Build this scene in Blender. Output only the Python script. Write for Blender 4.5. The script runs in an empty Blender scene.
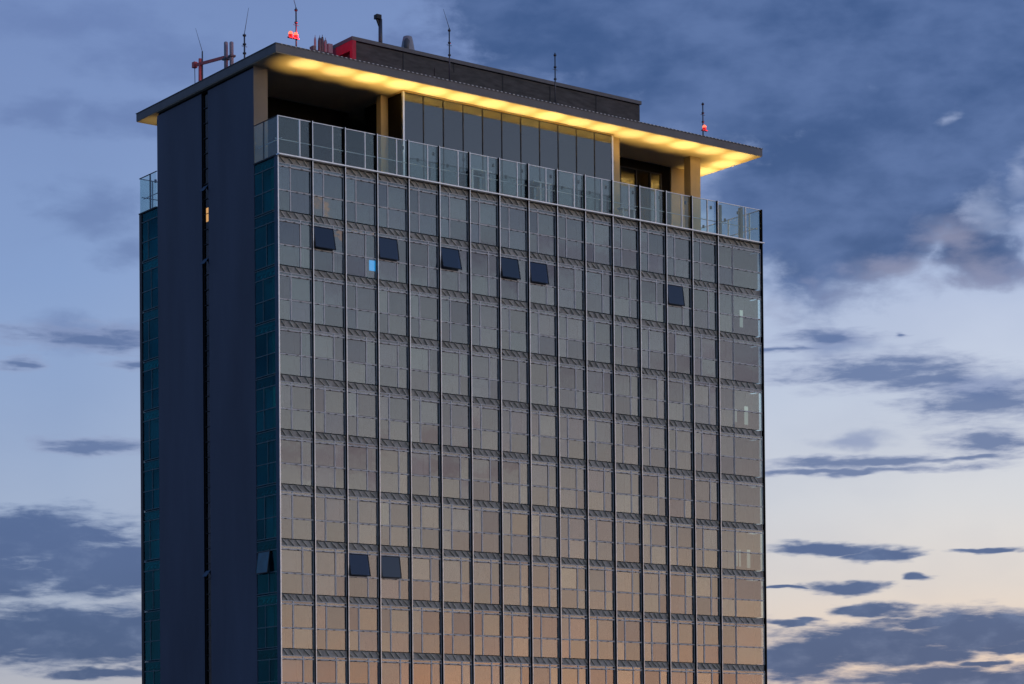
import bpy, bmesh, math, random
from mathutils import Vector, Matrix
random.seed(11)
R = math.radians
scene = bpy.context.scene
COL = scene.collection

# ------------------------------------------------------------------ camera
cd = bpy.data.cameras.new('camera')
cam = bpy.data.objects.new('camera', cd); COL.objects.link(cam); scene.camera = cam
CR = Vector((0.799758, -0.600262, -0.008573)); CU = Vector((-0.003554, -0.019014, 0.999813)); CF = Vector((0.600313, 0.799577, 0.01734))
m = Matrix((CR, CU, -CF)).transposed().to_4x4(); m.translation = (-78.5694, -129.6959, -42.0117)
cam.matrix_world = m
cd.sensor_width = 36; cd.lens = 81.211; cd.shift_y = 0.4005
cd.clip_start = 1; cd.clip_end = 20000

# ------------------------------------------------------------------ view
vs = scene.view_settings
vs.view_transform = 'Standard'; vs.look = 'None'; vs.exposure = 0; vs.gamma = 1; vs.use_curve_mapping = False
scene.cycles.transparent_max_bounces = 20
scene.cycles.max_bounces = 8
scene.cycles.sample_clamp_indirect = 4

# ------------------------------------------------------------------ sky
YAW = math.degrees(math.atan2(CF.x, CF.y))
SUN_AZ = YAW + 104                         # dusk glow: out of frame, right of and slightly behind the camera
def lin(c):
    return tuple(((v / 255) / 12.92 if v / 255 < .04045 else ((v / 255 + .055) / 1.055) ** 2.4) for v in c)
W = bpy.data.worlds.new('World'); scene.world = W; W.use_nodes = True
nt = W.node_tree; nt.nodes.clear()
def N(t, **kw):
    n = nt.nodes.new(t)
    for k, v in kw.items(): setattr(n, k, v)
    return n
def put(sock, v):
    if hasattr(v, 'is_output'): nt.links.new(v, sock)
    else: sock.default_value = v
def M(op, a, b=0.0, c=None, clamp=False):
    n = N('ShaderNodeMath', operation=op, use_clamp=clamp); put(n.inputs[0], a); put(n.inputs[1], b)
    if c is not None: put(n.inputs[2], c)
    return n.outputs[0]
def smooth(v, a, b):
    n = N('ShaderNodeMapRange', interpolation_type='SMOOTHSTEP'); put(n.inputs[0], v)
    n.inputs[1].default_value = a; n.inputs[2].default_value = b
    return n.outputs[0]
def mixc(f, a, b):
    n = N('ShaderNodeMix', data_type='RGBA'); put(n.inputs[0], f); put(n.inputs[6], a); put(n.inputs[7], b)
    return n.outputs[2]
def scale(c, k):
    n = N('ShaderNodeVectorMath', operation='SCALE'); put(n.inputs[0], c); put(n.inputs[3], k); return n.outputs[0]
tc = N('ShaderNodeTexCoord')
DIR = tc.outputs['Generated']
sep = N('ShaderNodeSeparateXYZ'); nt.links.new(DIR, sep.inputs[0])
el = M('DEGREES', M('ARCSINE', sep.outputs[2]))
ys, yc = math.sin(R(YAW)), math.cos(R(YAW))
fd = M('ADD', M('MULTIPLY', sep.outputs[0], ys), M('MULTIPLY', sep.outputs[1], yc))
rd = M('SUBTRACT', M('MULTIPLY', sep.outputs[0], yc), M('MULTIPLY', sep.outputs[1], ys))
az = M('DEGREES', M('ARCTAN2', rd, fd))                       # degrees clockwise of the street axis
def ramp(stops):
    mr = N('ShaderNodeMapRange'); put(mr.inputs[0], el); mr.inputs[1].default_value = 0; mr.inputs[2].default_value = 28
    r = N('ShaderNodeValToRGB'); nt.links.new(mr.outputs[0], r.inputs[0])
    e = r.color_ramp.elements
    while len(e) < len(stops): e.new(.5)
    for i, (d, c) in enumerate(stops):
        e[i].position = d / 28; e[i].color = (*c, 1)
    return r.outputs[0]
sky_r = ramp([(d, lin(c)) for d, c in [(1, (245, 207, 172)), (2.2, (246, 217, 192)), (3.6, (242, 219, 199)), (5, (232, 222, 214)), (7, (218, 219, 224)), (9.5, (202, 211, 229)), (11.5, (191, 203, 229)), (13, (172, 190, 226)), (17, (130, 155, 205)), (24, (100, 125, 180))]])
sky_l = ramp([(d, lin(c)) for d, c in [(1, (205, 188, 178)), (2, (186, 187, 194)), (4, (172, 183, 203)), (7, (158, 176, 208)), (10, (142, 166, 208)), (12.5, (132, 159, 207)), (16.5, (120, 145, 196)), (24, (100, 125, 180))]])
sky_s = ramp([(1, (1.02, .66, .55)), (2.2, (.84, .63, .59)), (3.4, (.68, .60, .61)), (4.8, (.61, .61, .65)), (7.5, (.54, .60, .69)), (10, (.43, .53, .66)), (12.5, (.36, .49, .64)), (15, (.25, .38, .57)), (25, (.10, .18, .38))])
sky_d = ramp([(1, (.10, .15, .26)), (5, (.085, .145, .28)), (12, (.075, .135, .29)), (25, (.07, .135, .30))])
c = mixc(smooth(az, -52, -14), sky_d, sky_l)
lr = N('ShaderNodeMapRange'); put(lr.inputs[0], az); lr.inputs[1].default_value = -11; lr.inputs[2].default_value = 11
c = mixc(lr.outputs[0], c, sky_r)
glow = M('MULTIPLY', smooth(az, 30, 92), M('SUBTRACT', 1.0, smooth(az, 128, 178)))
c = mixc(smooth(az, 128, 178), c, sky_d)
clear = mixc(glow, c, sky_s)

# clouds: banks with a centre, a size and a softness each, in fortieths of a degree of azimuth / elevation
comb = N('ShaderNodeCombineXYZ'); put(comb.inputs[0], M('MULTIPLY', az, 40.0)); put(comb.inputs[1], M('MULTIPLY', el, 40.0))
UV = comb.outputs[0]
def noise(sx, sy, detail=6, rough=.55, off=0.0, dist=0.0):
    mp = N('ShaderNodeMapping'); put(mp.inputs[0], UV)
    mp.inputs['Location'].default_value = (off, off * .7, off * .3); mp.inputs['Scale'].default_value = (1 / sx, 1 / sy, 1)
    n = N('ShaderNodeTexNoise'); nt.links.new(mp.outputs[0], n.inputs['Vector'])
    n.inputs['Scale'].default_value = 1; n.inputs['Detail'].default_value = detail; n.inputs['Roughness'].default_value = rough; n.inputs['Distortion'].default_value = dist
    return n
def warp(sx, sy, ax, ay, off):
    n = noise(sx, sy, 3, .6, off)
    s = N('ShaderNodeVectorMath', operation='SUBTRACT'); nt.links.new(n.outputs['Color'], s.inputs[0]); s.inputs[1].default_value = (.5, .5, .5)
    q = N('ShaderNodeVectorMath', operation='MULTIPLY'); nt.links.new(s.outputs[0], q.inputs[0]); q.inputs[1].default_value = (ax, ay, 0)
    a = N('ShaderNodeVectorMath', operation='ADD'); nt.links.new(UV, a.inputs[0]); nt.links.new(q.outputs[0], a.inputs[1])
    return a.outputs[0]
def field(banks, uv):
    acc = None
    for x, y, a, b in banks:
        src = uv
        if acc is not None:      # makes the banks evaluate one after another, which keeps the shader small
            q = N('ShaderNodeVectorMath', operation='MULTIPLY_ADD'); put(q.inputs[0], acc); q.inputs[1].default_value = (1e-7,) * 3; put(q.inputs[2], uv); src = q.outputs[0]
        mp = N('ShaderNodeMapping', vector_type='TEXTURE'); put(mp.inputs[0], src)
        mp.inputs['Location'].default_value = (x, y, 0); mp.inputs['Scale'].default_value = (a, b, 1)
        mp.inputs['Rotation'].default_value = (0, 0, 0)
        l = N('ShaderNodeVectorMath', operation='LENGTH'); nt.links.new(mp.outputs[0], l.inputs[0])
        acc = l.outputs['Value'] if acc is None else M('MINIMUM', acc, l.outputs['Value'])
    return M('SUBTRACT', 1.0, acc)
HIGH = [(252, 710, 330, 130), (393, 612, 210, 120), (339, 536, 120, 75), (495, 705, 170, 130), (94, 733, 190, 80), (280, 571, 110, 90), (469, 516, 70, 35),
        (-1500, 500, 500, 300), (-2300, 420, 700, 260), (1600, 820, 700, 260)]
LOW = [(-471, 250, 110, 32), (-398, 222, 95, 30), (-518, 214, 90, 28), (-440, 156, 170, 34), (-395, 121, 70, 7), (311, 236, 72, 9), (364, 228, 40, 8), (465, 231, 38, 4), (330, 198, 55, 8), (266, 200, 30, 3), (403, 206, 17, 5), (364, 175, 42, 9), (412, 162, 60, 8), (286, 165, 30, 4), (285, 128, 60, 26), (354, 141, 100, 24), (460, 152, 90, 24), (402, 131, 60, 10), (440, 107, 130, 14), (493, 134, 40, 6), (464, 122, 30, 4), (0, 150, 260, 30), (-900, 180, 300, 40), (900, 160, 260, 30)]
MID = [(-403, 339, 45, 8), (-407, 443, 85, 11), (-474, 417, 24, 6), (-373, 421, 20, 5), (366, 407, 78, 15), (415, 396, 50, 10), (467, 373, 68, 18), (467, 337, 42, 12), (346, 320, 95, 5), (442, 320, 55, 4), (331, 312, 120, 4), (313, 441, 45, 6), (269, 428, 30, 3), (381, 441, 6, 3)]
SOFT = [(-407, 561, 70, 32), (-384, 526, 45, 22), (-454, 652, 60, 22), (-372, 647, 90, 25), (-333, 703, 120, 30), (-439, 734, 150, 25), (-86, 707, 90, 40), (-407, 446, 100, 22),
        (346, 341, 60, 12), (318, 433, 60, 14), (472, 389, 60, 20), (4000, 420, 220, 20), (4250, 520, 260, 26), (3900, 560, 120, 22), (4350, 330, 200, 14)]
BREAK = [(469, 557, 30, 36), (442, 639, 14, 11), (503, 588, 20, 36), (510, 540, 26, 18)]
LIT = [(392, 492, 95, 32), (469, 502, 75, 38), (269, 473, 30, 16), (445, 531, 60, 25)]
n_big = noise(150, 85, 4, .5, 3.1, .1).outputs['Fac']
n_mid = noise(52, 26, 5, .58, 9.7, .15).outputs['Fac']
n_fin = noise(38, 8, 6, .62, 21.3, .25).outputs['Fac']
def dens(base, n, amp, a, b):
    return smooth(M('ADD', base, M('MULTIPLY', M('SUBTRACT', n, .5), amp)), a, b)
uv_a = warp(150, 80, 120, 70, 1.7); uv_b = warp(70, 20, 80, 22, 5.2); uv_c = warp(80, 30, 80, 30, 8.8)
f_low = M('ADD', field(LOW, uv_b), M('MULTIPLY', M('SUBTRACT', n_fin, .5), 1.15))
d_low = smooth(f_low, -.24, .42)
f_m = M('ADD', field(MID, uv_b), M('MULTIPLY', M('SUBTRACT', n_fin, .5), 2.0))
d_m = smooth(f_m, -.75, .75)
cl_mid = mixc(smooth(f_m, -.3, .7), (*lin((142, 154, 192)), 1), (*lin((84, 108, 158)), 1))
core_low = smooth(f_low, -.2, .45)
f_high = M('ADD', field(HIGH, uv_a), M('MULTIPLY', M('SUBTRACT', n_mid, .5), 1.0))
d_high = smooth(f_high, -.12, .45)
d_soft = M('MULTIPLY', dens(field(SOFT, uv_c), n_mid, 1.5, -.1, .95), .66)
d_break = M('MULTIPLY', dens(field(BREAK, uv_c), n_mid, 2.2, .05, 1.2), .52)
d_lit = dens(field(LIT, uv_a), n_mid, 2.0, -.1, 1.1)
cl_edge = ramp([(d, lin(q)) for d, q in [(1, (132, 142, 168)), (4, (104, 128, 170)), (8, (118, 140, 184)), (14, (108, 130, 180))]])
cl_core = ramp([(d, lin(q)) for d, q in [(1, (50, 86, 130)), (3, (34, 78, 128)), (6, (56, 88, 142)), (9, (80, 106, 158)), (14, (80, 104, 158)), (22, (66, 90, 144))]])
cl_low = mixc(M('MULTIPLY', core_low, smooth(n_mid, .95, .46)), cl_edge, cl_core)
cl_soft = ramp([(d, lin(q)) for d, q in [(4, (150, 155, 182)), (9, (116, 136, 184)), (14, (92, 116, 168)), (18, (98, 122, 176))]])
tex = M('ADD', M('MULTIPLY', n_big, .72), M('MULTIPLY', n_mid, .28))
cl_high = mixc(smooth(tex, .36, .62), (*lin((46, 78, 132)), 1), (*lin((84, 110, 162)), 1))
cl_high = mixc(smooth(f_high, .4, -.1), cl_high, (*lin((98, 117, 166)), 1))
cl_high = mixc(M('MULTIPLY', d_lit, .55), cl_high, (*lin((160, 158, 182)), 1))
# behind the camera the same kinds of cloud catch the glow
warm = mixc(glow, (1, 1, 1, 1), (1.5, 1.15, .95, 1))
def tint(col):
    n = N('ShaderNodeMix', data_type='RGBA', blend_type='MULTIPLY'); n.inputs[0].default_value = 1; put(n.inputs[6], col); put(n.inputs[7], warm); return n.outputs[2]
c = mixc(d_soft, clear, tint(cl_soft))
c = mixc(M('MULTIPLY', d_high, .95), c, tint(cl_high))
c = mixc(M('MULTIPLY', d_m, .88), c, tint(cl_mid))
c = mixc(M('MULTIPLY', d_low, .95), c, tint(cl_low))
c = mixc(d_break, c, (*lin((176, 190, 224)), 1))
d_glow = dens(field([(4415, 562, 30, 5), (4402, 570, 14, 4)], uv_c), n_mid, 1.5, 0, .8)
c = mixc(M('MULTIPLY', d_glow, .7), c, (.95, .62, .46, 1))
haze = mixc(M('MULTIPLY', smooth(n_big, .35, .7), .10), c, (*lin((110, 132, 180)), 1))
below = smooth(el, -1.5, 0)
final = mixc(below, (.03, .033, .036, 1), haze)
bg = N('ShaderNodeBackground'); put(bg.inputs[0], final); bg.inputs[1].default_value = .93
nis = N('ShaderNodeTexSky', sky_type='NISHITA', sun_disc=False)
nis.sun_elevation = R(1.5); nis.sun_rotation = R(SUN_AZ); nis.air_density = 1; nis.dust_density = 1
bg2 = N('ShaderNodeBackground'); put(bg2.inputs[0], nis.outputs[0]); bg2.inputs[1].default_value = .03
add = N('ShaderNodeAddShader'); nt.links.new(bg.outputs[0], add.inputs[0]); nt.links.new(bg2.outputs[0], add.inputs[1])
out = N('ShaderNodeOutputWorld'); nt.links.new(add.outputs[0], out.inputs[0])
W.cycles.sampling_method = 'MANUAL'; W.cycles.sample_map_resolution = 512

# the last glow of the sun that has just set
sl = bpy.data.lights.new('sun', 'SUN'); sl.energy = .28; sl.angle = R(14); sl.color = (1, .88, .78)
sun = bpy.data.objects.new('sun', sl); COL.objects.link(sun)
sd = Vector((math.sin(R(SUN_AZ + 30)) * math.cos(R(3)), math.cos(R(SUN_AZ + 30)) * math.cos(R(3)), math.sin(R(3))))
sun.rotation_euler = sd.to_track_quat('Z', 'Y').to_euler()

# ------------------------------------------------------------------ materials
def mat(name, base, rough=.6, metal=0.0, var=.12, nscale=1.5, bump=0.0, emit=None, spec=.5, stretch=(1, 1, 1)):
    mt = bpy.data.materials.new(name); mt.use_nodes = True
    t = mt.node_tree; b = t.nodes['Principled BSDF']
    b.inputs['Roughness'].default_value = rough; b.inputs['Metallic'].default_value = metal
    b.inputs['Specular IOR Level'].default_value = spec
    tcn = t.nodes.new('ShaderNodeTexCoord'); mp = t.nodes.new('ShaderNodeMapping'); mp.inputs['Scale'].default_value = stretch
    nz = t.nodes.new('ShaderNodeTexNoise'); nz.inputs['Scale'].default_value = nscale; nz.inputs['Detail'].default_value = 6
    t.links.new(tcn.outputs['Object'], mp.inputs[0]); t.links.new(mp.outputs[0], nz.inputs['Vector'])
    r = t.nodes.new('ShaderNodeValToRGB'); r.color_ramp.elements[0].position = .3; r.color_ramp.elements[1].position = .7
    r.color_ramp.elements[0].color = (*[v * (1 - var) for v in base], 1); r.color_ramp.elements[1].color = (*[min(1, v * (1 + var)) for v in base], 1)
    t.links.new(nz.outputs['Fac'], r.inputs[0]); t.links.new(r.outputs[0], b.inputs['Base Color'])
    if bump:
        bp = t.nodes.new('ShaderNodeBump'); bp.inputs['Strength'].default_value = bump; bp.inputs['Distance'].default_value = .02
        t.links.new(nz.outputs['Fac'], bp.inputs['Height']); t.links.new(bp.outputs[0], b.inputs['Normal'])
    if emit:
        b.inputs['Emission Color'].default_value = (*emit[0], 1); b.inputs['Emission Strength'].default_value = emit[1]
    return mt
def glass(name, refl, tint, rough=.015, wav=.0025, var=.25, gloss=(.95, .97, 1)):
    """coated glazing: part mirror, part clear tinted, slightly wavy"""
    mt = bpy.data.materials.new(name); mt.use_nodes = True
    t = mt.node_tree; t.nodes.clear()
    def n(k): return t.nodes.new(k)
    gl = n('ShaderNodeBsdfGlossy'); gl.inputs['Roughness'].default_value = rough; gl.inputs['Color'].default_value = (*gloss, 1)
    tr = n('ShaderNodeBsdfTransparent')
    gm = n('ShaderNodeMix'); gm.data_type = 'RGBA'; gm.inputs[6].default_value = (gloss[0] * .86, gloss[1] * .83, gloss[2] * .88, 1); gm.inputs[7].default_value = (gloss[0] * 1.02, gloss[1] * 1.03, gloss[2], 1)
    ri = n('ShaderNodeNewGeometry'); oi = n('ShaderNodeObjectInfo')
    ad = n('ShaderNodeMath'); ad.operation = 'ADD'; t.links.new(ri.outputs['Random Per Island'], ad.inputs[0]); t.links.new(oi.outputs['Random'], ad.inputs[1])
    fr = n('ShaderNodeMath'); fr.operation = 'FRACT'; t.links.new(ad.outputs[0], fr.inputs[0])
    mx = n('ShaderNodeMix'); mx.data_type = 'RGBA'; t.links.new(fr.outputs[0], mx.inputs[0])
    mx.inputs[6].default_value = (*[v * (1 - var) for v in tint], 1); mx.inputs[7].default_value = (*[min(1, v * (1 + var * .6)) for v in tint], 1)
    t.links.new(mx.outputs[2], tr.inputs['Color'])
    g7 = n('ShaderNodeMath'); g7.operation = 'MULTIPLY'; g7.inputs[1].default_value = 7.31; t.links.new(fr.outputs[0], g7.inputs[0])
    gf = n('ShaderNodeMath'); gf.operation = 'FRACT'; t.links.new(g7.outputs[0], gf.inputs[0]); gp = n('ShaderNodeMath'); gp.operation = 'POWER'; gp.inputs[1].default_value = .6; t.links.new(gf.outputs[0], gp.inputs[0])
    t.links.new(gp.outputs[0], gm.inputs[0]); t.links.new(gm.outputs[2], gl.inputs['Color'])
    tcn = n('ShaderNodeTexCoord'); nz = n('ShaderNodeTexNoise'); nz.inputs['Scale'].default_value = .9; nz.inputs['Detail'].default_value = 2
    t.links.new(tcn.outputs['Object'], nz.inputs['Vector'])
    bp = n('ShaderNodeBump'); bp.inputs['Strength'].default_value = 1; bp.inputs['Distance'].default_value = wav; t.links.new(nz.outputs['Fac'], bp.inputs['Height'])
    t.links.new(bp.outputs[0], gl.inputs['Normal'])
    lw = n('ShaderNodeLayerWeight'); lw.inputs['Blend'].default_value = .5
    pw = n('ShaderNodeMath'); pw.operation = 'POWER'; pw.inputs[1].default_value = 4.5; t.links.new(lw.outputs['Facing'], pw.inputs[0])
    f2 = n('ShaderNodeMath'); f2.operation = 'MULTIPLY_ADD'; f2.use_clamp = True; f2.inputs[1].default_value = 1 - refl; f2.inputs[2].default_value = refl; t.links.new(pw.outputs[0], f2.inputs[0])
    ms = n('ShaderNodeMixShader'); t.links.new(f2.outputs[0], ms.inputs[0]); t.links.new(tr.outputs[0], ms.inputs[1]); t.links.new(gl.outputs[0], ms.inputs[2])
    o = n('ShaderNodeOutputMaterial'); t.links.new(ms.outputs[0], o.inputs[0])
    return mt
def islands(name, cols, rough=.7):
    mt = bpy.data.materials.new(name); mt.use_nodes = True
    t = mt.node_tree; b = t.nodes['Principled BSDF']; b.inputs['Roughness'].default_value = rough
    g = t.nodes.new('ShaderNodeNewGeometry'); r = t.nodes.new('ShaderNodeValToRGB')
    e = r.color_ramp.elements
    while len(e) < len(cols): e.new(.5)
    for i, q in enumerate(cols): e[i].position = i / (len(cols) - 1); e[i].color = (*q, 1)
    t.links.new(g.outputs['Random Per Island'], r.inputs[0]); t.links.new(r.outputs[0], b.inputs['Base Color'])
    return mt
MT = dict(
    panel=mat('blue_grey_cladding', (.102, .120, .170), .55, 0, .18, .30, .0, spec=.3, stretch=(1, 1, .25)),
    beige=mat('beige_render', (.26, .235, .20), .8, 0, .08, .8, .1),
    gold=mat('lamp_yellow_render', (.56, .43, .22), .7, 0, .08, .8, .1),  # yellow bounce of the uplights put into the base colour
    soffit=mat('soffit_render', (.62, .56, .42), .7, 0, .06, .5, .05),
    fascia=mat('grey_fascia_metal', (.175, .17, .175), .5, .3, .10, 1.2, .05),
    trim=mat('pale_aluminium', (.78, .82, .86), .38, .9, .10, 3),
    frame=mat('grey_window_frame', (.74, .74, .73), .5, 0, .12, 3),
    fin=mat('black_fin_metal', (.006, .006, .007), .6, 0, .2, 2, spec=.12),
    dark=mat('dark_anodised_metal', (.018, .02, .026), .4, .3, .2, 2),
    blue=mat('blue_grey_corner_post', (.045, .10, .17), .5, .1, .1, 2),
    lattice=mat('galvanised_grating', (.68, .65, .54), .6, 0, .35, 2.5),
    backing=mat('dark_spandrel_board', (.42, .41, .38), .8, 0, .3, 4),
    teal=mat('teal_coated_pane', (.03, .16, .22), .25, 0, .2, 1.5),
    gasket_dash=mat('dark_gasket_and_dash', (.13, .115, .105), .6, 0, .3, 4),
    tealframe=mat('teal_grey_frame', (.10, .19, .22), .5, 0, .15, 3),
    tabletop=mat('pale_table_laminate', (.85, .85, .82), .5, 0, .06, 3),
    slab=mat('concrete', (.16, .155, .15), .85, 0, .15, 2, .1),
    core=mat('interior_dark_plaster', (.05, .05, .055), .8, 0, .2, .6),
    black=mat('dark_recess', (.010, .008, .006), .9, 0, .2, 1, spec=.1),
    plant=mat('dark_mesh_screen', (.075, .072, .070), .7, .1, .35, 2.2, .3, stretch=(.5, 1, 2)),
    cap=mat('grey_parapet_cap', (.14, .14, .15), .5, .3, .1, 2),
    white=mat('pale_plant_panel', (.42, .40, .40), .6, 0, .1, 1),
    deck=mat('terrace_paving', (.06, .058, .055), .85, 0, .15, 3, .1),
    mast=mat('mast_steel', (.10, .11, .13), .45, .5, .2, 4),
    antenna=mat('pale_antenna_casing', (.34, .33, .36), .5, 0, .08, 3),
    crimson=mat('crimson_lamp_glow', (.55, .018, .055), .6, 0, .12, 2),  # red lamp glow on the plant room end, put into the base colour
    redpaint=mat('red_painted_steel', (.80, .14, .13), .5, 0, .15, 4),
    redlens=mat('red_beacon_lens', (.5, .02, .01), .3, emit=((1.0, .22, .12), 1.5)),
    redlow=mat('red_beacon_glass', (.5, .01, .01), .3, emit=((1.0, .02, .02), .55)),
    blind=islands('window_blind', [(.010, .022, .030), (.026, .052, .062), (.07, .082, .09), (.042, .044, .066), (.12, .125, .12), (.016, .036, .042), (.075, .066, .075), (.04, .058, .075)]),
    blind_side=islands('teal_blind', [(.004, .07, .085), (.008, .13, .15), (.016, .19, .20), (.005, .10, .12)]),
    litroom=mat('lit_room', (.4, .4, .35), .7, emit=((.75, .88, .76), .3)),
    orange=mat('lit_stairwell_window', (.4, .3, .2), .5, emit=((1, .50, .14), .62), var=.4, nscale=2.2),
    cyan=mat('cyan_screen', (.1, .2, .3), .4, emit=((.0, .40, .95), 1.0), var=.4, nscale=6),
    glass=glass('tower_glass', .16, (.80, .90, .92)),
    glass_side=glass('teal_glass', .015, (.18, .85, .95), gloss=(.25, .8, .9)),
    glass_rail=glass('balustrade_glass', .085, (.88, .95, .94), var=.05, gloss=(.92, .98, 1)),
    glass_pav=glass('pavilion_glass', .17, (.30, .36, .40)),
    sash=glass('sash_glass', .14, (.12, .16, .26), var=.7),
    slot=glass('stair_glass', .03, (.25, .3, .36)),
    ground=mat('asphalt_ground', (.05, .05, .052), .9, 0, .3, .05, .1),
    paving=mat('pavement_slabs', (.20, .195, .185), .9, 0, .15, .5, .1),
    lamp=mat('warm_lamp_lens', (.8, .7, .4), .4, emit=((1, .7, .25), 3)),
)

# ------------------------------------------------------------------ mesh helpers
class MB:
    """collects shapes, links them as one mesh object"""
    def __init__(s): s.v = []; s.f = []; s.mi = []; s.sm = []
    def box(s, x0, x1, y0, y1, z0, z1, mi=0, skew=None, tilt=None):
        b = len(s.v)
        pts = [(x, y, z) for x in (x0, x1) for y in (y0, y1) for z in (z0, z1)]
        if tilt:   # rotate about the box centre: (about x, about z)
            cc = Vector(((x0 + x1) / 2, (y0 + y1) / 2, (z0 + z1) / 2))
            rm = Matrix.Rotation(tilt[0], 3, 'X') @ Matrix.Rotation(tilt[1], 3, 'Z')
            pts = [tuple(rm @ (Vector(p) - cc) + cc) for p in pts]
        s.v += pts
        for q in ((0, 1, 3, 2), (4, 6, 7, 5), (0, 4, 5, 1), (2, 3, 7, 6), (0, 2, 6, 4), (1, 5, 7, 3)):
            s.f.append(tuple(b + i for i in q)); s.mi.append(mi); s.sm.append(False)
        return s
    def bar(s, p, q, w, d=None, mi=0):
        """square bar from p to q"""
        p, q = Vector(p), Vector(q); ax = (q - p).normalized(); d = d or w
        up = Vector((0, 0, 1)) if abs(ax.z) < .9 else Vector((0, 1, 0))
        a = ax.cross(up).normalized() * w / 2; c_ = ax.cross(a).normalized() * d / 2
        b = len(s.v)
        for o in (p, q):
            for i, j in ((-1, -1), (1, -1), (1, 1), (-1, 1)): s.v.append(tuple(o + a * i + c_ * j))
        for q_ in ((0, 1, 2, 3), (7, 6, 5, 4), (0, 4, 5, 1), (1, 5, 6, 2), (2, 6, 7, 3), (3, 7, 4, 0)):
            s.f.append(tuple(b + i for i in q_)); s.mi.append(mi); s.sm.append(False)
        return s
    def tube(s, p, q, r0, r1=None, n=12, mi=0):
        p, q = Vector(p), Vector(q); r1 = r0 if r1 is None else r1; ax = (q - p).normalized()
        up = Vector((0, 0, 1)) if abs(ax.z) < .9 else Vector((1, 0, 0))
        a = ax.cross(up).normalized(); c_ = ax.cross(a)
        b = len(s.v)
        for o, r in ((p, r0), (q, r1)):
            for k in range(n):
                t = 2 * math.pi * k / n; s.v.append(tuple(o + (a * math.cos(t) + c_ * math.sin(t)) * r))
        for k in range(n):
            j = (k + 1) % n; s.f.append((b + k, b + j, b + n + j, b + n + k)); s.mi.append(mi); s.sm.append(True)
        s.f.append(tuple(b + k for k in reversed(range(n)))); s.f.append(tuple(b + n + k for k in range(n))); s.mi += [mi, mi]; s.sm += [False, False]
        return s
    def lathe(s, c_, prof, n=16, mi=0):
        b = len(s.v); c_ = Vector(c_)
        for r, z in prof:
            for k in range(n):
                t = 2 * math.pi * k / n; s.v.append((c_.x + r * math.cos(t), c_.y + r * math.sin(t), c_.z + z))
        for i in range(len(prof) - 1):
            for k in range(n):
                j = (k + 1) % n; s.f.append((b + i * n + k, b + i * n + j, b + (i + 1) * n + j, b + (i + 1) * n + k)); s.mi.append(mi); s.sm.append(True)
        s.f.append(tuple(b + k for k in reversed(range(n)))); s.f.append(tuple(b + (len(prof) - 1) * n + k for k in range(n))); s.mi += [mi, mi]; s.sm += [False, False]
        return s
    def build(s, name, mats, parent=None, loc=(0, 0, 0)):
        me = bpy.data.meshes.new(name); me.from_pydata(s.v, [], s.f)
        for q in (mats if isinstance(mats, (list, tuple)) else [mats]): me.materials.append(q)
        me.polygons.foreach_set('material_index', s.mi); me.polygons.foreach_set('use_smooth', s.sm); me.update()
        bm = bmesh.new(); bm.from_mesh(me); bmesh.ops.recalc_face_normals(bm, faces=bm.faces); bm.to_mesh(me); bm.free()
        o = bpy.data.objects.new(name, me); COL.objects.link(o); o.location = loc
        if parent: o.parent = parent
        return o
def tag(o, label=None, cat=None, group=None, kind=None):
    if label: o['label'] = label
    if cat: o['category'] = cat
    if group: o['group'] = group
    if kind: o['kind'] = kind
    return o
def empty(name, loc, label, cat, group=None):
    o = bpy.data.objects.new(name, None); COL.objects.link(o); o.location = loc
    return tag(o, label, cat, group)

# ------------------------------------------------------------------ setting
GZ = -43.6
g = MB(); g.v = [(-3000, -3000, GZ), (3000, -3000, GZ), (3000, 3000, GZ), (-3000, 3000, GZ)]; g.f = [(0, 1, 2, 3)]; g.mi = [0]; g.sm = [False]
tag(g.build('ground', MT['ground']), kind='structure')
tag(MB().box(-8, 51, -9, 28, GZ + .004, GZ + .14).build('pavement', MT['paving']), kind='structure')

# ------------------------------------------------------------------ tower
FH = 3.6; MOD = 2.57; WX = 43.12; DY = 19.2; NB = 16; ZB = GZ + .14
T = empty('office_tower', (0, 0, 0), 'tall glass office tower with dark blue side walls and a lit overhanging flat roof', 'building')
FX = [MOD * k for k in range(1, 16)]                      # fins 2.57 .. 38.55
BAYS = [(MOD * k, MOD * (k + 1)) for k in range(15)] + [(38.55, 40.15), (40.15, WX - .02)]
FL = 12                                                   # storeys below the terrace

# structure behind the glass
cb = MB().box(1.4, WX - .9, 1.15, DY - .9, ZB, -.14)
cb.build('core', MT['core'], T)
for i in range(FL):
    z = -FH * i
    if i == 0:
        MB().box(.06, WX - .05, .06, DY - .06, -.13, -.006).build('terrace_deck', MT['deck'], T)
    else:
        MB().box(.15, WX - .15, .62, DY - .15, z - .30, z - .02).build('floor_slab', MT['slab'], T)
# open grating bands at each storey, in the plane of the glass
for i in range(FL):
    z = -FH * i - .09
    b = MB()
    b.box(.06, WX - .06, .10, .17, z - .42, z, 1)
    x = .2
    while x < WX - .75:
        k = random.uniform(.6, 1.25); lean = random.uniform(.26, .46)
        b.bar((x, .068, z - .03), (x + lean, .068, z - .40), .21 * k, .03, 0)
        x += random.uniform(.44, .66)
    b.build('grating_band', [MT['lattice'], MT['backing']], T)
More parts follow.
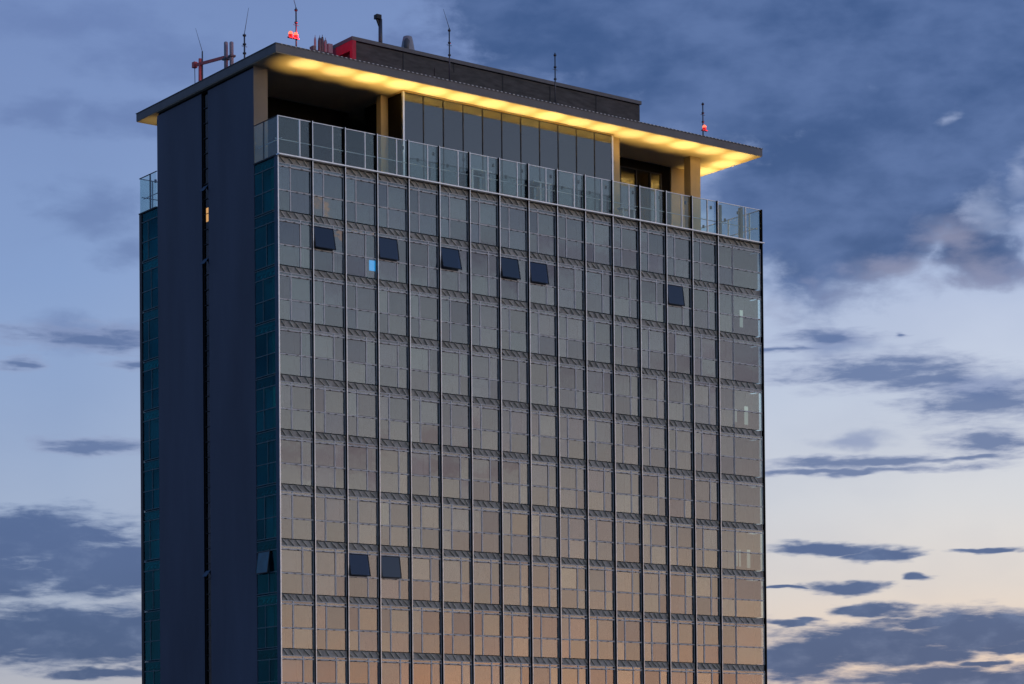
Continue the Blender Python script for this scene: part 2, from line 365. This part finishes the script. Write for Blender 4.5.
# blinds and curtains: one surface nobody could count through the glass
bl = MB()
for i in range(FL):
    z1 = -FH * i - .75; z0 = -FH * (i + 1) + .02
    for a, c_ in BAYS:
        mid = a + (c_ - a) * (1 / 3 if i % 2 == 0 else 2 / 3)
        for p, q in ((a, mid), (mid, c_)):
            r = random.random()
            n = random.choice((1, 1, 2, 3))
            for k in range(n):
                xa = p + (q - p) * k / n; xb = p + (q - p) * (k + 1) / n
                bl.box(xa + .01, xb - .01, .86, .89, z0, z1)
                if random.random() < .35:
                    bl.box(xa + .01, xb - .01, .80, .83, z0 + random.uniform(.3, 2.0), z1 - .02)
tag(bl.build('blind', MT['blind'], T), kind='stuff')
bl = MB()
for i in range(FL):      # the glazed strips of the narrow side
    z1 = -FH * i - .75; z0 = -FH * (i + 1) + .02
    for p, q in ((.9, 1.9), (1.9, 3.0), (16.6, 17.8), (17.8, 18.9)):
        bl.box(.80, .83, p, q, z0, z1)
    bl.box(.06, 1.5, DY - .30, DY - .27, z0, z1 + .6); bl.box(1.55, 4, DY - .32, DY - .29, z0, z1 + .6)  # added across the back corner to block sky seen through it
    for k in range(5): bl.box(WX - .26, WX - .23, .14 + 1.2 * k, 1.32 + 1.2 * k, z0, z1)  # added at the far end to narrow the strip of sky
tag(bl.build('side_blind', MT['blind_side'], T), kind='stuff')

OPEN = {(1, 1), (3, 1), (5, 1), (7, 1), (8, 1), (13, 1), (2, 7), (3, 7)}    # (bay, storey) with the wide upper sash tilted out
def window_geo(fr, gl, a, c_, i, opened=False, single=False):
    """frame bars into fr, panes into gl, for one bay of one storey of the long front"""
    z0 = -FH * (i + 1) - .07; z1 = -FH * i - .05
    x0 = a + .035; x1 = c_ - .035
    mid = x0 + (x1 - x0) * (.36 if i % 2 == 0 else .66)
    zh = -FH * i - .74; zt = -FH * i - 2.32
    w = .042
    z1 = -FH * i - .52
    for z in (zh, zt):
        fr.box(x0, x1, -.035, .05, z - w, z + w)
        x = x0 + random.uniform(.1, .6)
        while x < x1 - .25:                                   # invented dark blocks imitating the light-and-dark dashes along the transoms
            fr.box(x, x + .16, -.055, -.036, z - .05, z - .005, 1); x += random.uniform(.5, 1.0)
    fr.box(x0, x1, -.025, .045, z1 - .045, z1)
    fr.box(x0, x0 + .03, -.022, .047, z0 + .02, z1 - .05); fr.box(x1 - .03, x1, -.022, .047, z0 + .02, z1 - .05)
    cols = [(x0, x1)] if single else [(x0, mid), (mid, x1)]
    if not single: fr.box(mid - w, mid + w, -.032, .053, z0 + .02, zh + .18)
    wide = 0 if i % 2 else 1
    if not single and not opened:                             # gasket line round the wide upper sash
        p, q = cols[wide]; p += w * .6; q -= w * .6; za = zt + w; zb = zh - w
        fr.box(p, q, -.012, .03, zb - .035, zb, 1); fr.box(p, q, -.012, .03, za, za + .03, 1)
        r_ = q - .035 if wide == 0 else p
        fr.box(r_, r_ + .035, -.011, .03, za + .03, zb - .035, 1)
    def t(): return (random.gauss(0, .0032), random.gauss(0, .0055))
    gl.box(x0 + .03, x1 - .03, 0, .02, zh + .03, z1 - .05, tilt=t())
    for k, (p, q) in enumerate(cols):
        if not (opened and k == wide): gl.box(p + .03, q - .03, 0, .02, zt + .03, zh - .03, tilt=t())
        gl.box(p + .03, q - .03, 0, .02, z0 + .03, zt - .03, tilt=t())
    return x0, mid, zh, zt
rest_f, rest_g = MB(), MB()
def sash(x0, x1, zh, zt, ang=20):
    h = zh - zt - .06; w_ = x1 - x0
    s = MB(); s.box(0, w_, -.03, .03, -h, -h + .06); s.box(0, w_, -.03, .03, -.06, 0); s.box(0, .06, -.028, .028, -h + .06, -.06); s.box(w_ - .06, w_, -.028, .028, -h + .06, -.06)
    o = s.build('opened_sash', MT['dark'], T, (x0, -.05, zh - .03)); o.rotation_euler = (R(-ang), 0, 0)
    MB().box(.06, w_ - .06, -.012, .012, -h + .06, -.06).build('pane', MT['sash'], o)
    rt = Matrix.Rotation(R(ang), 3, 'X')
    for x in (.05, w_ - .05):
        MB().bar((x, .02, -h * .86), tuple(rt @ Vector((x, .05, -h * .62))), .025).build('stay_arm', MT['dark'], o)
    return o
for i in range(FL):
    for k, (a, c_) in enumerate(BAYS):
        op = (k, i) in OPEN
        if k < 10 and i < 10:
            fr, gl = MB(), MB()
            q = window_geo(fr, gl, a, c_, i, op)
            f = fr.build('window', [MT['frame'], MT['gasket_dash']], T); gl.build('pane', MT['glass'], f)
        else:
            q = window_geo(rest_f, rest_g, a, c_, i, op, single=k >= 15)
        if op: sash(q[0] + .02, q[1] - .02, q[2], q[3], random.uniform(8, 16))
nf = len(rest_f.v); 
rest = MB(); rest.v = rest_f.v + rest_g.v; rest.f = rest_f.f + [tuple(j + nf for j in q) for q in rest_g.f]; rest.mi = [2 * q for q in rest_f.mi] + [1] * len(rest_g.f); rest.sm = [False] * len(rest.f)
tag(rest.build('window', [MT['frame'], MT['glass'], MT['gasket_dash']], T), kind='stuff')

# fins with a pale front edge, running up past the terrace as balustrade posts
for x in FX:
    f = MB().box(x - .03, x + .03, -.20, .0, ZB, 2.56).build('fin', MT['fin'], T)
    MB().box(x - .027, x + .027, -.235, -.202, ZB, 2.56).build('edge_strip', MT['trim'], f)
f = MB().box(WX - .03, WX + .06, -.16, .10, ZB, 2.56).build('fin', MT['fin'], T)
# corner posts
f = MB().box(-.06, 0.0, .03, .38, ZB, -.1).build('corner_post', MT['blue'], T)
MB().box(-.03, .045, -.05, .022, ZB, 2.56).build('edge_strip', MT['trim'], f)
MB().box(-.055, .02, DY - .35, DY, ZB, -.1).build('corner_post', MT['dark'], T)

# glazed strips on the narrow side
def side_strip(ya, yb, post_side):
    for i in range(10 if True else FL):
        z0 = -FH * (i + 1) + .03; z1 = -FH * i - .05; zh = -FH * i - .74; zt = -FH * i - 2.2
        fr, gl = MB(), MB()
        md = ya + (yb - ya) * (.42 if i % 2 else .60)
        for z in (zh, zt): fr.box(-.035, .05, ya, yb, z - .03, z + .03)
        fr.box(-.03, .05, ya, yb, z0, z0 + .05); fr.box(-.03, .05, ya, yb, z1 - .05, z1)
        fr.box(-.032, .048, md - .03, md + .03, z0 + .05, zh + .1)
        def t(): return (random.gauss(0, .002), random.gauss(0, .003))
        gl.box(0, .02, ya + .02, yb - .02, zh + .03, z1 - .03)
        for p, q in ((ya, md), (md, yb)):
            gl.box(0, .02, p + .03, q - .03, zt + .03, zh - .03, tilt=t()); gl.box(0, .02, p + .03, q - .03, z0 + .03, zt - .03, tilt=t())
        f = fr.build('corner_window', MT['tealframe'], T); gl.build('pane', MT['glass_side'], f)
        b = MB(); zz = -FH * i - .1
        b.box(.40, .48, ya + .05, yb - .05, zz - .5, zz, 1)
        y = ya + .15
        while y < yb - .5: b.bar((.28, y, zz - .06), (.28, y + .40, zz - .44), .2, .06, 0); y += .56
        b.build('side_grating', [MT['backing'], MT['dark']], T)
side_strip(.38, 2.97, 0); side_strip(16.49, DY - .35, 1)
L_ = 1.55
s = MB(); s.box(-.03, .03, 0, L_, -1.5, -1.44); s.box(-.03, .03, 0, L_, -.06, 0); s.box(-.028, .028, 0, .06, -1.44, -.06); s.box(-.028, .028, L_ - .06, L_, -1.44, -.06)
o = s.build('opened_sash', MT['dark'], T, (-.06, 1.2, -FH * 7 - .75)); o.rotation_euler = (0, R(8), 0)
MB().box(-.012, .012, .06, L_ - .06, -1.44, -.06).build('pane', MT['teal'], o)

# blue-grey side walls, a glazed stair slot between them
ZS = 6.60
MB().box(-.03, 1.05, 3.0, 9.14, ZB, ZS - .16).build('side_wall', MT['panel'], T)
MB().box(-.03, 1.05, 10.05, 16.46, ZB, ZS - .16).build('side_wall', MT['panel'], T)
MB().box(.05, 1.0, 3.05, 16.4, ZS - .16, ZS).build('shadow_joint', MT['black'], T)
e = MB().box(-.028, 1.055, 2.985, 2.999, .004, ZS - .002)
tag(e.build('wall_end', MT['beige'], T), None)
MB().box(-.015, .6, 10.03, 10.047, ZB, ZS - .17).build('slot_shade_sheet', MT['black'], T)  # black sheet added over the reveal so the slot looks shaded
sf = MB()
for k in range(46): 
    z = 5.4 - k * 1.05
    if z > ZB + 1.2: sf.box(.05, .10, 9.30, 9.94, z - .035, z)
sf.box(.05, .12, 9.225, 9.29, ZB, ZS - .3); sf.box(.05, .12, 9.95, 10.012, ZB, ZS - .3)
sf = sf.build('stair_window', MT['dark'], T)
MB().box(.13, .15, 9.25, 9.99, ZB, ZS - .3).build('pane', MT['slot'], sf)
MB().box(.55, .60, 9.22, 10.02, ZB, ZS).build('stair_shaft', MT['black'], T)
tag(MB().box(.11, .128, 9.30, 9.72, -2.50, -1.55).build('lit_window', MT['orange'], T), 'small glowing orange window in the dark stair slot')
for z in (-.02, -5.05, -26.6):
    o = MB().box(-.01, .01, 0, .62, -.55, 0).build('vent_flap', MT['blue'], T, (.04, 9.30, z)); o.rotation_euler = (0, R(38), 0)

# far end and back: the same curtain wall, out of sight of this street
eb = MB(); eg = MB()
for i in range(FL):
    z = -FH * i
    eb.box(WX - .06, WX, .14, DY, z - .6, z - .02); eb.box(.1, WX - .06, DY - .06, DY, z - .6, z - .02)
    eg.box(WX - .05, WX - .03, .14, DY - .08, -FH * (i + 1), z - .6); eg.box(.1, WX - .1, DY - .04, DY - .02, -FH * (i + 1), z - .6)
k = eb.build('end_spandrel', MT['backing'], T); eg.build('pane', MT['glass'], k)

# ------------------------------------------------------------------ terrace storey
MB().box(-.10, WX + .08, -.34, .055, -.085, -.002).build('terrace_edge', MT['trim'], T)
MB().box(-.10, .055, .058, 3.0, -.085, -.002).box(-.10, .055, 16.6, DY, -.085, -.002).build('side_terrace_edge', MT['dark'], T)
HB = 2.56
def rail_run(p, q, bays, third, name, ptmat):
    """glass screen with slim intermediate posts between p and q (metres along one axis)"""
    p, q = Vector((*p, 0)), Vector((*q, 0)); d = (q - p); L = d.length; d = d / L
    nrm = Vector((-d.y, d.x, 0))
    r = MB().bar(p + Vector((0, 0, HB - .02)), q + Vector((0, 0, HB - .02)), .07, .045)
    root = r.build(name, MT['trim'] if ptmat == 'trim' else MT['dark'], T)
    for a, b in bays:
        pn = MB(); c_ = a + (b - a) * third
        for s0, s1 in ((a + .06, c_ - .04), (c_ + .04, b - .06)):
            if s1 - s0 < .15: continue
            P0, P1 = p + d * s0, p + d * s1
            bb = len(pn.v)
            for o in (P0, P1):
                for sg in (-1, 1):
                    for z in (.02, HB - .06): pn.v.append(tuple(o + nrm * .01 * sg + Vector((0, 0, z))))
            for f_ in ((0, 1, 3, 2), (4, 6, 7, 5), (0, 4, 5, 1), (2, 3, 7, 6), (0, 2, 6, 4), (1, 5, 7, 3)):
                pn.f.append(tuple(bb + t for t in f_)); pn.mi.append(0); pn.sm.append(False)
        pn.build('glass_panel', MT['glass_rail'], root)
        o = p + d * c_
        MB().bar(o + nrm * .03 + Vector((0, 0, .0)), o + nrm * .03 + Vector((0, 0, HB - .045)), .065, .12).build('post', MT[ptmat], root)
    h0, h1 = p + nrm * .32, q + nrm * .32
    hr = MB().bar(h0 + Vector((0, 0, 1.12)), h1 + Vector((0, 0, 1.12)), .05, .05)
    hr.build('handrail', MT['frame'], root)
    return root
rail_run((0, 0), (WX, 0), [(a, c_) for a, c_ in BAYS[:15]] + [(38.55, WX)], .66, 'balustrade', 'trim')
rail_run((0, 3.0), (0, 0), [(0, 3.0)], .40, 'side_balustrade', 'dark')
rail_run((0, DY), (0, 16.6), [(0, 2.6)], .6, 'side_balustrade', 'dark')
rail_run((WX, 0), (WX, DY), [(a * 2.4, a * 2.4 + 2.4) for a in range(8)], .5, 'end_balustrade', 'trim')
rail_run((WX, DY), (0, DY), [(a * 2.57, a * 2.57 + 2.57) for a in range(16)] + [(41.1, WX)], .5, 'back_balustrade', 'trim')
MB().box(WX - 1.95, WX - 1.72, .12, .40, 0, HB - .05).box(WX - 3.9, WX - 3.72, .30, .5, 0, HB - .1).build('terrace_post', MT['beige'], T)

# roof
rf = MB()
rf.box(-.25, WX + .04, -.25, DY - .03, 6.66, 7.20)
roof = rf.build('roof', MT['fascia'], T)
MB().box(-.22, WX + .01, -.22, DY - .06, 6.615, 6.658).build('soffit', MT['soffit'], roof)
MB().box(-.29, WX + .08, -.29, DY + .01, 7.203, 7.245).build('roof_edging', MT['cap'], roof)
cl = MB(); x = .1
while x < WX: cl.box(x, x + .14, -.32, -.292, 7.19, 7.25); x += .36
tag(cl.build('edging_clip', MT['frame'], roof), kind='stuff')

# loggia walls
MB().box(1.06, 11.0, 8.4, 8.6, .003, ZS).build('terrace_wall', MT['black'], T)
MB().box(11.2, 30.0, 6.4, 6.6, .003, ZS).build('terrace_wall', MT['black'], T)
MB().box(39.3, 41.6, 6.0, 6.25, .003, ZS + .01).box(41.35, 41.6, 6.26, 16.5, .003, ZS + .01).build('terrace_wall', MT['gold'], T)
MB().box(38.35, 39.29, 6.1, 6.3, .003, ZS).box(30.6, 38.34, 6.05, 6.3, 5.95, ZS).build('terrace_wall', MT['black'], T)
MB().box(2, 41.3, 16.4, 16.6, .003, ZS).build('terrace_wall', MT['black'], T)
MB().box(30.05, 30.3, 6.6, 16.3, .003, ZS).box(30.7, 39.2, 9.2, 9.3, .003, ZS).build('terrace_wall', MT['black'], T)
for x0, x1, y0, y1 in ((10.46, 11.06, 3.45, 4.0), (38.45, 39.45, 2.75, 3.5), (30.15, 30.95, 2.2, 3.0)):
    MB().box(x0, x1, y0, y1, .004, ZS + .012).build('column', MT['gold'], T)
# sliding doors at the right of the terrace
df = MB()
for x in (31.0, 32.6, 34.2, 35.8, 37.2, 38.3): df.box(x - .05, x + .05, 6.02, 6.10, .003, 5.94)
df.box(31.06, 38.24, 6.03, 6.09, 5.86, 5.94)
df = df.build('terrace_door', MT['dark'], T)
MB().box(31.0, 38.3, 6.11, 6.13, .003, 5.94).build('pane', MT['glass_pav'], df)

# glazed pavilion
px0, px1, py0 = 11.15, 29.85, 1.70
pf = MB(); NP = 11
for k in range(NP + 1):
    x = px0 + (px1 - px0) * k / NP
    if 0 < k < NP: pf.box(x - .03, x + .03, py0 - .03, py0 + .08, .003, 6.44)
pf.box(px0 + .09, px1 - .09, py0 - .04, py0 + .1, 6.442, 6.50)
pav = pf.build('pavilion', MT['dark'], T)
MB().box(px0 - .06, px0 + .085, py0 - .05, py0 + .1, .004, 6.50).box(px1 - .085, px1 + .06, py0 - .05, py0 + .1, .004, 6.50).build('edge_post', MT['trim'], pav)
for x in (px0, px1): MB().box(x - .05, x + .05, py0 + .12, 6.38, .003, 6.46).build('end_wall', MT['black'], pav)
MB().box(px0 - .06, px1 + .06, py0 - .06, 6.4, 6.503, 6.56).build('pavilion_roof', MT['gold'], pav)
for k in range(NP):
    a = px0 + (px1 - px0) * k / NP + .035; b = px0 + (px1 - px0) * (k + 1) / NP - .035
    MB().box(a, b, py0 + .01, py0 + .03, .01, 6.44, tilt=(random.gauss(0, .0015), random.gauss(0, .003))).build('pane', MT['glass_pav'], pav)
MB().box(px0 + .1, px1 - .1, 4.6, 4.7, .003, 6.3).build('back_panel', MT['core'], pav)

# plant room on the roof
PX0, PX1, PY0, PY1, PZ1 = 9.12, 35.5, 5.0, 13.5, 10.86
pl = MB().box(PX0 + .35, PX1 - .1, PY0 + .1, PY1, 7.25, PZ1 - .32)
pl = pl.build('plant_room', MT['plant'], T)
MB().box(PX0, PX1, PY0 - .02, PY1 + .1, PZ1 - .26, PZ1).build('parapet_cap', MT['cap'], pl)
lv = MB()
for x in (13.5, 17.9, 22.3, 26.7, 31.1): lv.box(x - .04, x + .04, PY0 + .07, PY0 + .095, 7.3, PZ1 - .33)
lv.build('panel_joint', MT['dark'], pl)
MB().box(16.2, 18.0, PY0 + .04, PY0 + .095, 8.4, 9.9).build('access_hatch', MT['plant'], pl)
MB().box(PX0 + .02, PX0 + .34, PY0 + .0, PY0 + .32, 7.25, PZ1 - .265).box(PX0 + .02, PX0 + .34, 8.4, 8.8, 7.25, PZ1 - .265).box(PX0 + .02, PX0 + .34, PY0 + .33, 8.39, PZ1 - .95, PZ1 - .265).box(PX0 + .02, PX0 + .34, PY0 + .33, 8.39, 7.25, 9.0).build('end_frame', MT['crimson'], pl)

# interior lights showing through the glass near the far corner
lm = MB()
for x, z, w_, h_ in ((40.75, -13.0, .10, 1.2), (40.95, -13.1, .07, 1.0), (42.0, -13.0, .34, 1.4), (41.2, -24.0, .10, 1.3), (40.9, -24.0, .08, 1.2), (42.1, -24.0, .3, 1.4), (41.6, -5.6, .28, 1.3)):
    lm.box(x - w_ / 2, x + w_ / 2, .60, .66, z - h_ / 2 - .3, z + h_ / 2 - .3)
tag(lm.build('lit_room', MT['litroom'], T), 'pale lit interior panels behind the glass at the far corner')
MB().box(7.20, 7.66, .10, .14, -6.72, -6.02).build('screen', MT['cyan'], T)
T_ = bpy.data.objects['screen']; tag(T_, 'small bright cyan screen behind the upper glass')

# uplights washing the soffit
def lamp(x, y, e, ang=54, z=2.35):
    h = MB().lathe((0, 0, 0), [(.05, -.22), (.09, -.2), (.09, 0), (.075, .02)], 10).build('uplight', MT['dark'], T, (x, y, z))
    MB().lathe((0, 0, 0), [(.05, .0205), (.05, .0225)], 10).build('lamp_lens', MT['lamp'], h)
    for en, sz, colr in ((e * .62, 70, (1, .60, .15)), (e * .85, 39, (1, .72, .30))):
        l = bpy.data.lights.new('uplight_beam', 'SPOT'); l.energy = en; l.color = colr; l.spot_size = R(sz); l.spot_blend = 1.0; l.shadow_soft_size = .06
        o = bpy.data.objects.new('uplight_beam', l); COL.objects.link(o); o.parent = h; o.location = (0, 0, .06); o.rotation_euler = (R(180), 0, 0)
UE = 1250
for x in FX + [41.3]: lamp(x + .15, .75, UE * random.uniform(.85, 1.12))
for k in range(4): lamp(WX - .95, 3.0 + 2.5 * k, UE)
for k in range(7): lamp(6 + 5.9 * k, DY - .8, UE * .6)
lamp(.7, DY - 1.1, UE * .12)

# standing tables on the terrace, seen through the balustrade
for x0, x1, z, lx, lab in ((16.4, 18.2, 1.86, 17.75, 'pale standing table behind the balustrade, leftmost of the three on the terrace'),
                           (21.9, 23.5, 1.84, 22.6, 'pale standing table behind the balustrade in front of the glazed pavilion, middle of three'),
                           (30.0, 31.5, 1.12, 30.3, 'low pale table behind the balustrade beside the yellow-lit column, rightmost of the three')):
    t = empty('terrace_table', ((x0 + x1) / 2, 1.25, 0), lab, 'table', 'tables on the roof terrace')
    c_ = (x0 + x1) / 2; hw = (x1 - x0) / 2
    MB().box(-hw, hw, -.28, .28, z - .09, z).build('table_top', MT['tabletop'], t)
    for k, lx_ in enumerate((lx - c_, hw - .15 if lx < c_ else -hw + .15)):
        MB().box(lx_ - .07, lx_ + .07, -.22, .22, .04, z - .092).box(lx_ - .2, lx_ + .2, -.26, .26, .002, .038).build('leg', MT['tabletop'], t)

# ------------------------------------------------------------------ things on the roof
RZ = 7.246
def mast(loc, h, whip, label, r=.05, rungs=True, name='antenna_mast', cat='antenna', group='whip antennas on the roof'):
    t = empty(name, loc, label, cat, group)
    p = MB().tube((0, 0, 0), (0, 0, h), r, r * .8)
    if rungs:
        for k in range(3): p.tube((0, 0, h * (.55 + .2 * k)), (0, 0, h * (.55 + .2 * k) + .10), r * 1.9, n=10)
        p.bar((-.22, 0, h * .72), (.22, 0, h * .72), .03)
    p.lathe((0, 0, 0), [(.22, 0), (.22, .04), (.08, .06), (.06, .2)], 12)
    p.build('pole', MT['mast'], t)
    if whip: MB().tube((0, 0, h), whip, .022, .010, 6).build('whip', MT['mast'], t)
    return t
def beacon(t, at, wide, e):
    b = MB()
    b.bar((0, 0, at[2] - .12), (at[0], at[1], at[2] - .12), .06)
    b.box(at[0] - wide / 2, at[0] + wide / 2, at[1] - .1, at[1] + .1, at[2] - .16, at[2] - .08)
    b = b.build('bracket', MT['redpaint'], t)
    n = 2 if wide > .6 else 1
    for k in range(n):
        x = at[0] + (k - (n - 1) / 2) * wide * .52
        q = MB().lathe((x, at[1], at[2] - .08), [(.13, 0), (.15, .06), (.15, .16)], 14).build('beacon_base', MT['redlow'], t)
        MB().lathe((x, at[1], at[2] - .08), [(.15, .163), (.155, .24), (.12, .34), (.05, .39)], 14).build('beacon_lens', MT['redlens'], q)
    l = bpy.data.lights.new('beacon_glow', 'POINT'); l.energy = e; l.color = (1, .04, .06); l.shadow_soft_size = .1
    o = bpy.data.objects.new('beacon_glow', l); COL.objects.link(o); o.parent = t; o.location = (at[0] + .55, at[1] - .4, at[2] + .25)
# davit arm at the left
t = empty('roof_crane', (2.0, 13.8, RZ), 'small red steel davit crane with a hanging cable at the roof edge', 'crane')
MB().tube((0, 0, 0), (0, 0, 3.0), .14, .11).lathe((0, 0, 0), [(.42, 0), (.42, .06), (.25, .1)], 14).build('post', MT['redpaint'], t)
MB().bar((0, .75, 2.72), (0, -3.4, 2.20), .13, .2).box(-.14, .14, .62, .95, 2.55, 2.95).build('arm', MT['redpaint'], t)
MB().tube((0, .78, 2.6), (0, .72, .1), .025, n=6).build('cable', MT['mast'], t)
w_ = mast((2.1, 13.65, RZ), 3.5, (-.0, .95, 5.4), 'thin leaning whip antenna beside the red davit crane', .06, False)
# cell panels
for y, h, lab in ((10.13, 3.22, 'taller pale tubular cell antenna, left one of the close pair'), (9.37, 3.02, 'shorter pale tubular cell antenna, right one of the close pair')):
    t = empty('cell_antenna', (2.0, y, RZ), lab, 'antenna', 'pair of tubular cell antennas')
    MB().tube((0, 0, 0), (0, 0, 1.3), .10, n=12).lathe((0, 0, 0), [(.3, 0), (.3, .05), (.12, .08)], 12).build('pole', MT['mast'], t)
    MB().lathe((0, 0, 1.0), [(.10, 0), (.145, .04), (.145, h - 1.06), (.10, h - 1.0)], 18).build('casing', MT['antenna'], t)
    MB().box(-.2, .2, -.24, .24, 1.95, 2.07).build('clamp', MT['mast'], t)
mast((2.0, 7.6, RZ), 3.1, (0, -.6, 4.75), 'straight mast with leaning whip to the right of the cell antenna pair', .065)
t = mast((3.95, 4.0, RZ), 4.3, (-.42, 0, 5.6), 'tall mast carrying a pair of glowing red obstruction lamps', .06, name='beacon_mast', cat='beacon', group='red obstruction beacons')
beacon(t, (-.27, -.05, 2.28), .8, 260)
t = mast((39.1, 2.0, RZ), 3.4, None, 'short mast with one red lamp above the lit right end of the roof', .055, name='beacon_mast', cat='beacon', group='red obstruction beacons')
beacon(t, (.05, -.1, 1.36), .5, 40)
# dish and radio cluster
t = empty('radio_cluster', (7.85, 7.0, RZ), 'cluster of short radio units on a raised rack left of the plant room', 'antenna')
rk = MB()
for x in (-.7, .7):
    for y in (-.3, .3): rk.bar((x, y, 0), (x, y, 2.66), .08)
for y in (-.3, .3): rk.bar((-.75, y, 2.62), (.75, y, 2.62), .08)
rk.bar((-.7, -.3, .3), (.7, -.3, 2.5), .06); rk.box(-.78, .78, -.34, .34, 2.67, 2.73); rk.build('rack', MT['mast'], t)
for x, w_, h, q in ((-.50, .16, .98, 'antenna'), (-.12, .26, 1.02, 'cap'), (.10, .22, 1.12, 'cap'), (.36, .24, .96, 'antenna')):
    MB().lathe((x, 0, 2.735), [(w_ * .5, 0), (w_ * .55, .05), (w_ * .5, h * .8), (w_ * .3, h)], 12).tube((x, 0, 2.735 + h), (x, 0, 2.9 + h), .02, n=6).build('radio_unit', MT[q], t)
MB().box(.46, .80, -.25, .25, 2.735, 3.42).build('cabinet', MT['antenna'], t)
MB().box(-.80, -.58, -.2, .25, 2.735, 3.05).build('cabinet', MT['cap'], t)
# pipe with hooked camera head
PZ = PZ1 + .001
t = empty('camera_pole', (12.85, 7.0, PZ), 'dark pole with a hooded camera head on the plant room roof', 'camera')
MB().tube((0, 0, 0), (0, 0, 2.45), .15, .14).lathe((0, 0, 0), [(.3, 0), (.3, .06), (.16, .1)], 12).build('pole', MT['mast'], t)
h = MB().box(-.42, -.02, -.2, .2, 2.42, 2.72); h.bar((-.32, 0, 2.46), (-.06, 0, 1.9), .12)
h.build('camera_head', MT['dark'], t)
t = empty('roof_vent', (15.2, 7.0, PZ), 'tapered grey ventilator cowl on the plant room roof', 'vent')
MB().lathe((0, 0, 0), [(.66, 0), (.62, .1), (.38, 1.35), (.32, 1.62), (.24, 1.66)], 20).build('cowl', MT['antenna'], t)
MB().lathe((-.16, -.16, .25), [(.36, 0), (.24, 1.0), (.14, 1.2)], 14).build('liner', MT['cap'], t)
mast((14.97, 1.5, RZ), 4.35, (-.5, 0, 5.6), 'tall mast with bent whip in front of the plant room', .055)
mast((24.37, 1.5, RZ), 4.35, None, 'plain straight mast without whip near the middle of the roof', .055)
t = empty('roof_hatch', (2.2, 11.8, RZ), 'low dark equipment box at the roof edge beneath the crane arm', 'box')
MB().box(-.5, .5, -1.0, 1.0, 0, .95).box(-.55, .55, -1.05, 1.05, .953, 1.05).build('casing', MT['cap'], t)
MB().box(-.515, -.502, -.7, .7, .15, .8).build('door', MT['dark'], t)
